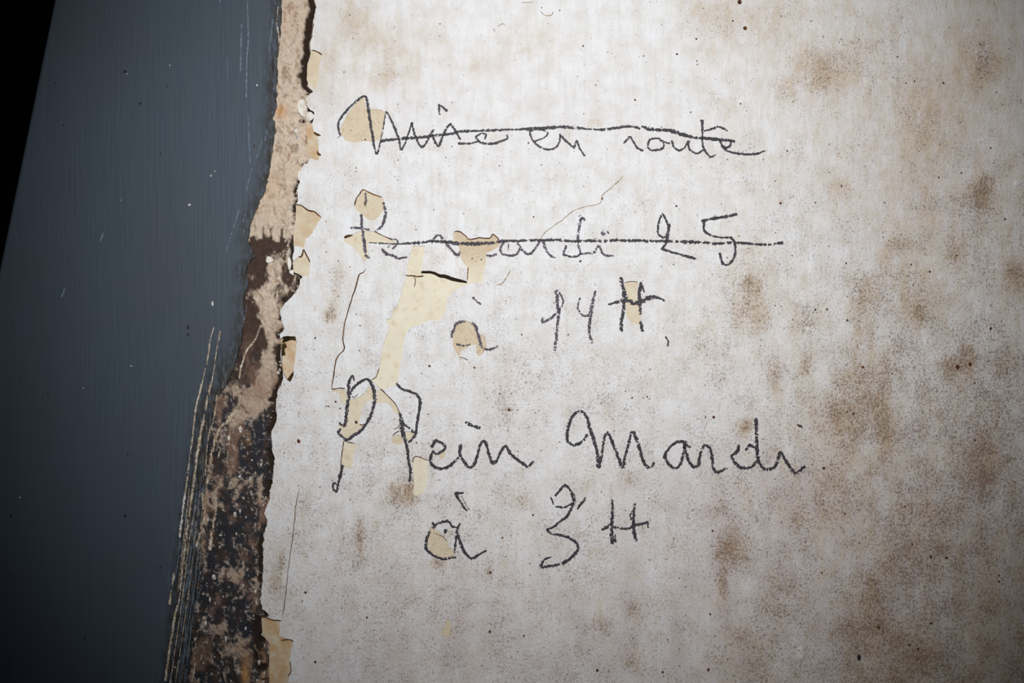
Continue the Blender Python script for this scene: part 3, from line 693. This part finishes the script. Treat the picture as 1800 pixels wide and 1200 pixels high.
c7 = [(300,10,4.5),(328,148,4),(72,205,2.2),(1133,300,2),(1375,437,2.4),(305,548,1.6),(1178,438,1.6),(1222,428,1.8),(838,980,2.2),(517,1073,2.2),(1065,1068,1.8),(1470,912,2),(1350,935,2),(700,1068,1.6),(1700,1155,2.2),(265,110,1.8),(42,592,1.4),(75,322,1.6),(552,795,2),(1625,780,1.8),(1570,235,1.8)]
c8 = [(863,187,2),(868,488,2.4),(950,735,2.6),(1303,232,2.6),(1625,532,2.8),(165,1000,2.6),(1445,148,2),(1105,770,1.8),(900,980,2.4),(868,970,1.8),(1540,1120,2.2),(1605,1070,1.8),(1540,820,2),(577,147,1.5),(1205,195,2),(1450,735,4.5),(1515,720,3.5),(700,432,2.2),(762,430,2.2),(615,1045,2.6)]
c9 = [(745,68,2.8),(855,308,2.2),(735,620,1.8),(620,888,1.6),(805,720,1.8),(1033,910,3),(1172,270,2),(158,398,2.2),(1668,633,2),(1668,665,2.4),(145,838,2.2),(1195,1000,2.4),(1243,1020,2.4),(1310,885,2.4),(135,1130,3),(1310,535,3),(1390,540,3)]
ex = [(1189,362,2.2),(1372,357,2.6),(1020,459,2.4),(1116,175,1.8),(1214,197,1.6),(1302,182,1.6),(1059,349,1.8),(938,381,1.6),(929,251,1.8),(917,588,1.8),(999,588,1.6),(834,646,2),(732,778,1.8),(525,775,3.6),(554,594,2),(537,1041,2.6),(554,1163,2.6),(883,945,2.2),(861,1110,3),(921,1117,2.2),(937,905,2.2),(645,1085,2.2),(1050,1178,3),(1165,1181,2.6),(862,1006,2.6),(755,643,2.4),(626,742,3),(605,745,1.8),(577,714,1.8),(590,706,2.4),(598,718,1.8),(632,616,1.6),(633,572,1.5),(790,440,1.5),(830,454,1.5),(846,456,1.5),(1025,81,1.8),(1190,95,2.2),(1117,176,1.6),(642,245,1.8),(1111,699,2),(1138,697,1.8),(1254,733,2.4),(1240,733,1.6),(895,720,3)]
sp = [(1200 + a / 3, b / 3, r, r * 1.1) for a, b, r in c7] + [(1200 + a / 3, 400 + b / 3, r, r * 1.1) for a, b, r in c8] + [(1200 + a / 3, 800 + b / 3, r, r * 1.15) for a, b, r in c9] + [(a, b, r, r * 1.1) for a, b, r in ex]
dots('rust_specks', sp, M_RUST, wall)

# ------------------------------------------------------------------ rubbed bare plaster between the torn paint and the grey frame
GR = [(494,TOP),(494,0),(496,20),(492,60),(487,110),(486,185),(480,205),(484,225),(480,262),(474,297),(465,340),(455,357),(445,380),(439,400),(437,422),(441,435),(449,450),(433,467),(431,480),(438,496),(428,520),(430,560),(422,610),(410,647),(400,672),(385,695),(375,715),(368,760),(364,800),(358,880),(352,950),(345,1020),(338,1100),(330,1200),(300,BOT)]
cell = 1.6
sx = np.arange(250, 580, cell); sy = np.arange(-41.6, 1245, cell)
sy = np.concatenate([np.arange(TOP, -42, 8.0), sy, np.arange(1246, BOT, 8.0)])   # coarser beyond the frame
X, Y = np.meshgrid(sx, sy)
wlx = np.interp(Y, np.maximum.accumulate(WL[:, 1]), WL[:, 0])       # x of the torn paint edge on each row
grx = np.interp(Y, [q[1] for q in GR], [q[0] for q in GR])
wx = X + 18 * (fbm(X / 14, Y / 15, 2) - .5); wy = Y + 26 * (fbm(X / 13, Y / 16, 5) - .5); low = sstep(480, 760, Y)
n1 = fbm(wx / 26, Y / 44, 1, 5, .6); n2 = fbm(wx / 9, wy / 15, 3, 5, .65); n3 = fbm(X / 3.4, Y / 6, 5, 3, .6); n4 = fbm(wx / 6, wy / 11, 7, 4, .65)
beige = np.array(lin(205, 187, 167)[:3]); brown = np.array(lin(72, 56, 48)[:3]); slate = np.array(lin(46, 48, 53)[:3]); black = np.array(lin(46, 34, 26)[:3]); pale = np.array(lin(190, 176, 164)[:3]); orange = np.array(lin(200, 150, 98)[:3]); rosy = np.array(lin(150, 118, 98)[:3])
PLUS = [(480,480,12,30,.5),(468,545,16,30,.75),(492,560,8,20,.5),(455,525,10,16,.4),(455,690,30,26,1.0),(466,655,10,40,.8),(440,715,20,18,.7),(420,735,14,14,.7),(405,750,8,12,.7),(392,780,10,30,.3),(420,850,26,16,.55),(410,875,10,14,.5),(405,1010,16,14,.9),(380,1110,10,28,.5),(360,870,6,60,.5),(374,890,5,60,.5),(455,870,6,40,.45),(450,960,6,30,.35),(452,1020,5,40,.35),(393,1100,8,20,.6),(420,1130,14,14,.5),(400,1160,20,20,.35),(450,710,8,50,.3),(475,590,14,14,.45),(388,890,6,8,.8),(440,1040,10,30,.3),(415,690,10,10,.4)]
MINUS = [(458,432,26,14,.9),(450,462,18,16,.9),(444,418,5,14,.5),(462,405,3,16,.8),(476,408,3,18,.7),(494,405,3,22,.7),(488,430,14,10,.5),(445,500,14,10,.4),(436,545,16,18,.8),(440,600,26,26,.9),(438,650,18,34,1.0),(432,775,24,30,.7),(420,930,34,40,.5),(440,790,20,20,.4),(420,1070,40,30,.4)]
b = 1.25 * sstep(455, 385, Y + 55 * (n4 - .5) + 70 * (n1 - .5)) + 0.36 * sstep(385, 455, Y) * sstep(760, 620, Y) + 0.10 * sstep(620, 760, Y)
b = b + blobs(X, Y, PLUS) - blobs(X, Y, MINUS) + (1.15 + .5 * low) * (n2 - .5) + 0.75 * (n1 - .5) + 0.5 * low * (n4 - .5)
fb = sstep(0.30, 0.62, b)[..., None]
dk = sstep(560, 760, Y + 80 * (n1 - .5)) * sstep(0.36, 0.54, n2 + 0.1 * (n1 - .5) + 0.08)
dark = brown + (slate - brown) * dk[..., None]
beige = beige + (np.array(lin(158, 136, 118)[:3]) - beige) * (low * .75)[..., None]
beige = beige + (np.array(lin(146, 118, 96)[:3]) - beige) * (sstep(.52, .72, n4) * (1 - low) * .75)[..., None]
col = dark * (0.7 + 0.6 * n3[..., None]) + (beige * (0.80 + 0.40 * n3[..., None]) - dark) * fb
col = col + (rosy - col) * (sstep(0.5, 0.7, n1) * sstep(520, 700, Y) * 0.6)[..., None]
col = col + (pale - col) * (np.maximum(sstep(0.66, 0.74, fbm(wx / 6, wy / 8, 6, 4, .65)), sstep(0.03, 0.008, np.abs(fbm(wx / 17, wy / 19, 4, 3, .5) - .5)) * sstep(.5, .62, fbm(X / 11, Y / 13, 1, 3))) * sstep(560, 800, Y) * 0.7)[..., None]
col = col + (orange - col) * (np.clip(blobs(X, Y, [(492,195,12,12,.8),(430,1185,7,25,.9),(462,1180,5,40,.4),(505,30,20,30,.15),(470,330,30,40,.2)]), 0, 1))[..., None]
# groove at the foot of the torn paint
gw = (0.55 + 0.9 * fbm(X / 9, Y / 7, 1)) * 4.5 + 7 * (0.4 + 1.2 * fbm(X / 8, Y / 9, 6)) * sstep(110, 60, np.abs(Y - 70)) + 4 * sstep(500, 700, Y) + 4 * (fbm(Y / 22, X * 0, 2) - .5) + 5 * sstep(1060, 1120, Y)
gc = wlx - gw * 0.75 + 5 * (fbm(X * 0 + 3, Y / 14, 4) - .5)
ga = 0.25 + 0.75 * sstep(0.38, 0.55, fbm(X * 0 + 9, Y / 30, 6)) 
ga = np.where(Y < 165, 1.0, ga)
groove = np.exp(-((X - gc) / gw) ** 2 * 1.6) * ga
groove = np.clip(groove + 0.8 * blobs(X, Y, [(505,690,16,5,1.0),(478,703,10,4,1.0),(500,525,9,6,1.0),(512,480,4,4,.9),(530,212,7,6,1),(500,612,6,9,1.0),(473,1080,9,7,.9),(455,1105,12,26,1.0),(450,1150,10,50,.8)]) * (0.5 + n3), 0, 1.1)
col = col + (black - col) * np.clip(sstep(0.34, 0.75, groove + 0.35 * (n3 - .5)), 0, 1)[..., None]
dep = 0.0022 - 0.0016 * (n1 - .5) - 0.0030 * (n2 - .5) * sstep(380, 520, Y + 100 * 0) - 0.0010 * (n3 - .5) * 1.6 - 0.0005 * fb[..., 0] + 0.0036 * np.clip(groove, 0, 1)
dep = np.maximum(dep, 0.0008)
dep = np.where(X > wlx + 1, np.maximum(dep, 0.0052), dep)
ny, nx = X.shape
ii = np.arange(nx * ny).reshape(ny, nx)
keep = (X[:-1, :-1] > grx[:-1, :-1] - 60) & (X[:-1, :-1] < wlx[:-1, :-1] + 26)
q = np.stack([ii[:-1, :-1], ii[1:, :-1], ii[1:, 1:], ii[:-1, 1:]], -1)[keep]
u, inv = np.unique(q, return_inverse=True)
strip = mesh('bare_plaster', W(X.ravel()[u], Y.ravel()[u], dep.ravel()[u]), [inv.reshape(-1, 4)], M_STRIP, wall, {'wear': np.clip(col.reshape(-1, 3)[u], 0, 1)}, smooth=True)
tag(strip, 'strip of rubbed bare plaster, beige above and blackened below')

# crumbs of paint and plaster stuck in the crack and on the blackened plaster
def strip_y(x, y):
    i = np.clip(((np.asarray(x) - 250) / cell).astype(int), 0, nx - 1); j = np.clip(np.searchsorted(sy, np.asarray(y)), 0, ny - 1)
    return dep[j, i]
cr = [(507,442,3,6),(519,228,4,6),(522,240,3,5),(490,650,4,4),(492,642,3,3),(487,655,3,4),(420,838,3,3)]
cr = [(a, b, c, d) for a, b, c, d in cr]
r2 = random.Random(5)
for k in range(80):
    y = r2.uniform(740, 1205); g = np.interp(y, [q[1] for q in GR], [q[0] for q in GR]); wl = np.interp(y, np.maximum.accumulate(WL[:, 1]), WL[:, 0])
    x = r2.uniform(g + 4, wl - 6); s = r2.uniform(.8, 2.2) * (1.6 if r2.random() < .15 else 1)
    cr.append((x, y, s, s * r2.uniform(.8, 2.6)))
for k in range(60):
    y = r2.uniform(180, 740); wl = np.interp(y, np.maximum.accumulate(WL[:, 1]), WL[:, 0])
    x = wl - abs(r2.gauss(0, 9)) - 2; s = r2.uniform(.8, 2.0)
    cr.append((x, y, s, s * r2.uniform(.8, 2.2)))
dots('plaster_crumbs', cr, M_CRUMB, wall, yfun=strip_y, base=0.0, hgt=0.0008)

# loose paint chips lodged on the plaster: each could be lifted away
def chip(cx, cy, rx, ry, tilt, label, seed):
    n = 14; a = np.linspace(0, 2 * np.pi, n, endpoint=False)
    rr = 0.8 + 0.45 * vnoise(a * 1.2 + seed * 5.3, a * 0 + seed, 3)
    x = rx * rr * np.cos(a); y = ry * rr * np.sin(a)
    b = strip_y(np.array([cx]), np.array([cy]))[0] - 0.0012
    bow = 0.0006 * (x / rx) ** 2
    front = W(cx + x, cy + y, b + tilt * x * K + bow)
    inner = W(cx + x * .8, cy + y * .8, b - 0.0004 + tilt * x * .8 * K + bow * .6)
    mid = W(np.array([cx]), np.array([cy]), b - 0.0006)
    back = front.copy(); back[:, 1] += 0.0012
    r = np.arange(n); q = np.roll(r, -1)
    fs = [np.stack([r + n, np.full(n, 2 * n), q + n], 1), np.stack([r, r + n, q + n, q], 1), np.stack([r + 2 * n + 1, r, q, q + 2 * n + 1], 1)]
    o = mesh('paint_chip', np.vstack([front, inner, mid, back]), fs, M_CHIP)
    return tag(o, label, 'paint chip', group='loose chips along the torn edge')
chip(508, 463, 4, 11, .3, 'tall white paint sliver standing in the crack beside the pointed cream chip', 1)
chip(511, 477.5, 4.5, 4.2, .1, 'tiny round white pellet just below the tall white sliver', 2)
chip(473, 456.5, 6, 5.5, .2, 'white crumb stuck alone on the dark brown smear of plaster', 3)
chip(526, 309, 4, 8, .2, 'small white lump at the torn edge above the triangular tan chip', 4)
chip(531, 190, 7, 13, .5, 'long curled cream chip in the crack above the orange tan chip', 5)
chip(543, 203, 7, 8, -.3, 'rounded cream chip beside the long curled one above the orange tan chip', 6)

# ------------------------------------------------------------------ grey painted frame on the left, its outer edge turning away into the dark
GP = rough(GR, False, 4, 3.0, 2); GP[0, 1] = TOP; GP[-1, 1] = BOT
ex0 = lambda y: 95 - 0.2043 * y
R = 7.0
verts, edges = [], []
lft = np.array([(ex0(y) + R, y) for y in np.linspace(BOT, TOP, 90)])
loop = np.vstack([GP, lft])
add_loop(loop)
gx, gy = np.meshgrid(np.arange(-230, 520, 10.0), np.arange(TOP + 10, BOT - 5, 10.0))
g = np.stack([gx.ravel(), gy.ravel()], 1) + RNG.uniform(-3, 3, (gx.size, 2))
g = g[inside(loop, g[:, 0], g[:, 1])]
verts.extend(map(tuple, g))
res = delaunay_2d_cdt([Vector(v) for v in verts], edges, [], 0, 1e-3)
V = np.array([tuple(v) for v in res[0]]); T = np.array([t for t in res[2] if len(t) == 3])
cen = V[T].mean(1); T = T[inside(loop, cen[:, 0], cen[:, 1])]
YF = -0.0006
co, t, q, xy = sheet(T, YF, 0.006, warp=False)
# rounded outer arris and the side going back
prof = [(R * math.cos(a) , R * K * (1 - math.sin(a))) for a in np.linspace(math.pi / 2, 0, 7)]
ys = np.linspace(BOT, TOP, 90)
rows = [W(ex0(ys) + R - px_, ys, YF + dy) for px_, dy in prof] + [W(ex0(ys), ys, 0.12)]
rows = np.stack(rows)                                    # (8, 90, 3)
n0 = len(co); kk = np.arange(rows.shape[0] * 90).reshape(rows.shape[0], 90) + n0
qq = np.stack([kk[:-1, :-1], kk[:-1, 1:], kk[1:, 1:], kk[1:, :-1]], -1).reshape(-1, 4)
co = np.vstack([co, rows.reshape(-1, 3)])
xy = np.vstack([xy, np.stack([rows[..., 0].ravel() / K + 900, 600 - rows[..., 2].ravel() / K], 1)])
d = np.interp(xy[:, 1], GP[:, 1] if np.all(np.diff(GP[:, 1]) > 0) else np.maximum.accumulate(GP[:, 1]), GP[:, 0]) - xy[:, 0]
low_ = sstep(560, 760, xy[:, 1])
fr = sstep(30 + 20 * low_, 4, d) * (0.4 + 0.9 * fbm(xy[:, 0] / 12, xy[:, 1] / 40, 3))
s1 = np.interp(xy[:, 1], [575, 655, 715, 772, 840, 900, 1000, 1100, 1200], [376, 362, 345, 334, 325, 315, 302, 290, 282])
fr = np.maximum(fr, 0.95 * sstep(-2, 10, xy[:, 0] - s1) * sstep(570, 700, xy[:, 1]))
sc = np.clip(np.exp(-np.maximum(d, 0) / (5 + 16 * low_)) * (0.25 + 0.5 * low_), 0, 1)
trim = mesh('trim_1', co, [t, q, qq], M_GREY, None, {'wear': np.stack([fr, sc, fr * 0], 1)}, centre=False)
tag(trim, 'broad slate grey painted door frame with scraped right edge beside the white wall', 'door frame', 'structure')

gy0 = lambda x, y: np.full(np.shape(x), YF)
scr_y = lambda x, y: np.where(x < np.interp(y, [q_[1] for q_ in GR], [q_[0] for q_ in GR]) + 1, YF, strip_y(x, y) - 0.0001)
S = lambda pts, w_, m=M_SCR, g_=0.40, lab=None: strokes('scrape_mark', [pts], w_ * .86, m, trim, cell=0.7, grain=g_ + 0.10, lift=0.00015, yfun=scr_y, label=lab)
S(S2((465,60,.6),(440,150,.8),(425,260),(400,380,.8),(375,480,1.3),(345,600),(330,700),(315,850,1.2),(295,980,1.1),(275,1150),(262,1240)), 3.4, lab='long pale scrape at the outer edge of the worn zone')
S(S2((510,90,.9),(480,250,.5),(460,400,.7),(435,500,1.3),(405,650,1.3),(385,750,1.3),(360,880,1.4),(340,1020,1.4),(320,1180,1.2)), 4.0)
S(S2((490,540,1.4),(475,620),(455,720),(430,820,.8),(415,950,.7),(405,1100,.8)), 3.0)
S(S2((790,50,1.2),(750,150),(735,170,1.2),(690,230),(655,330,1.2),(640,420,1.1),(620,500,.8)), 3.6)
S(S2((650,590,1.2),(600,660,1.4),(560,720,1.4),(510,765,1),(470,850,1.2),(445,960,1.2),(415,1150,.8)), 6.0)
S(S2((575,780,.8),(565,900,.8),(552,1000,.8),(570,1080)), 2.4)
S(S2((500,940),(490,980)), 4.0)
S(S3((305,10),(290,120,1.2),(270,292,1.3)), 3.6, M_CRUMB, 0.25)
S(S3((350,0,1.2),(330,150,1.1),(305,330),(285,500),(265,680),(240,780,1.2),(225,880,1.3),(205,1000,1.2),(180,1180,1.2)), 4.2, g_=.36)
S(S3((370,100),(345,220),(320,380),(300,560),(280,720),(255,900),(225,1100),(210,1200)), 2.2, g_=.34)
S(S3((335,560),(315,700),(290,880),(265,1050),(245,1190)), 2.0, g_=.38)
S(S3((375,520),(355,650),(330,800),(310,950),(290,1100)), 1.8, M_SCUFF, g_=.34)
S(S3((400,600),(370,700),(345,830),(330,950),(310,1100),(300,1190)), 2.0, M_SCUFF, g_=.38)
S(S3((232,520),(226,595)), 4.5, g_=.45)
S(S3((216,630,.8),(208,705,1.4)), 4.0, g_=.35)
S(S3((255,190,.6),(240,240),(210,450,.7),(180,680),(160,800)), 1.4, M_SCUFF, .48)
S(S3((375,880),(350,1050),(330,1190)), 2.6, g_=.46)
S(S3((410,30,1.1),(420,150),(400,260,1.1),(372,350)), 6.0, g_=.44)
S(S3((485,50,1.3),(490,120),(465,260),(452,370,1.1)), 6.5, g_=.44)
S(S3((272,300,.7),(262,420),(240,560)), 2.0, M_SCUFF, .42)
S(S3((120,1030),(100,1190)), 1.2, M_SCUFF, .5)
S(S3((350,1040),(360,1110,.7),(340,1190)), 6.0, g_=.55)
r3 = random.Random(9)
for k in range(12):                                       # fine parallel scratches between the long scrapes
    y0 = r3.uniform(760, 1000); y1 = y0 + r3.uniform(90, 220); u = r3.uniform(0.05, 1.0)
    xa = lambda y: np.interp(y, [600, 760, 900, 1050, 1200, 1300], [372, 340, 322, 306, 288, 276]) + u * np.interp(y, [600, 900, 1200, 1300], [30, 42, 46, 48])
    S([(float(xa(y)) + r3.uniform(-.6, .6), y) for y in np.linspace(y0, min(y1, 1215), 7)], r3.uniform(1.3, 2.2), (M_SCR, M_SCUFF)[k % 2], .40)
for pts, w_ in [(Q1((1305,-10),(1310,200),(1303,330),(1300,510)), 3.2), (Q1((1309,610),(1315,750),(1321,865)), 2.4), (Q1((1275,130),(1270,380)), 3.4), (Q1((1330,890),(1312,955),(1300,1005)), 2.4), (Q1((1200,310),(1202,430)), 2.0),
              (Q1((1385,740),(1355,830)), 2.4), (Q1((1262,1105),(1235,1195)), 2.6), (Q1((1295,1130),(1282,1170)), 2.6), (Q1((1440,100),(1420,280)), 3.0), (Q1((1160,-10),(1162,15)), 3.5), (Q1((1405,690),(1400,740)), 3.0),
              (Q2((1222,30),(1195,130)), 2.4), (Q2((1290,10),(1286,40)), 2.4), (Q2((545,30),(533,70)), 4.0), (Q2((1300,410),(1282,520)), 2.4), (Q2((1370,510),(1350,580)), 2.6), (Q2((1125,800),(1100,880)), 2.0), (Q2((345,320),(325,370)), 5.0)]:
    S(pts, w_ * .75, M_SCUFF, .27)
S(Q1((1468,40,.8),(1462,120),(1472,200),(1478,290,.8)), 3.2, M_SCR, .42)
# loose specks on the frame paint
dots('pale_specks', [(374,533,2.6,6),(333,360,3,2.6),(231,643,2,1.6),(299,115,1.2,2),(223,130,1.6,1.4),(452,150,1.8,3),(371,309,1.8,2.2),(378,301,1.5,1.8),(449,256,1.6,1.4),(147,682,1.6,1.2),(35,874,2.4,1.8),(308,1172,3,2),(213,352,1.6,1.4)], M_CRUMB, trim, yfun=gy0)
dots('dark_specks', [(331,575,2.6,4.5),(331,588,2.4,4),(220,126,3.4,3),(294,152,2,1.8),(97,146,2,2),(247,182,2.6,2.4),(448,256,3,2.4),(112,220,1.8,1.8),(20,906,2.6,3),(225,798,2.2,2),(283,270,2,1.8),(20,1010,2.6,2),(282,997,2.2,2.2),(220,906,2.4,3.4),(150,1122,2,2.6),(197,1157,1.8,2.2),(85,692,1.6,1.8)], M_GRIME, trim, yfun=gy0)
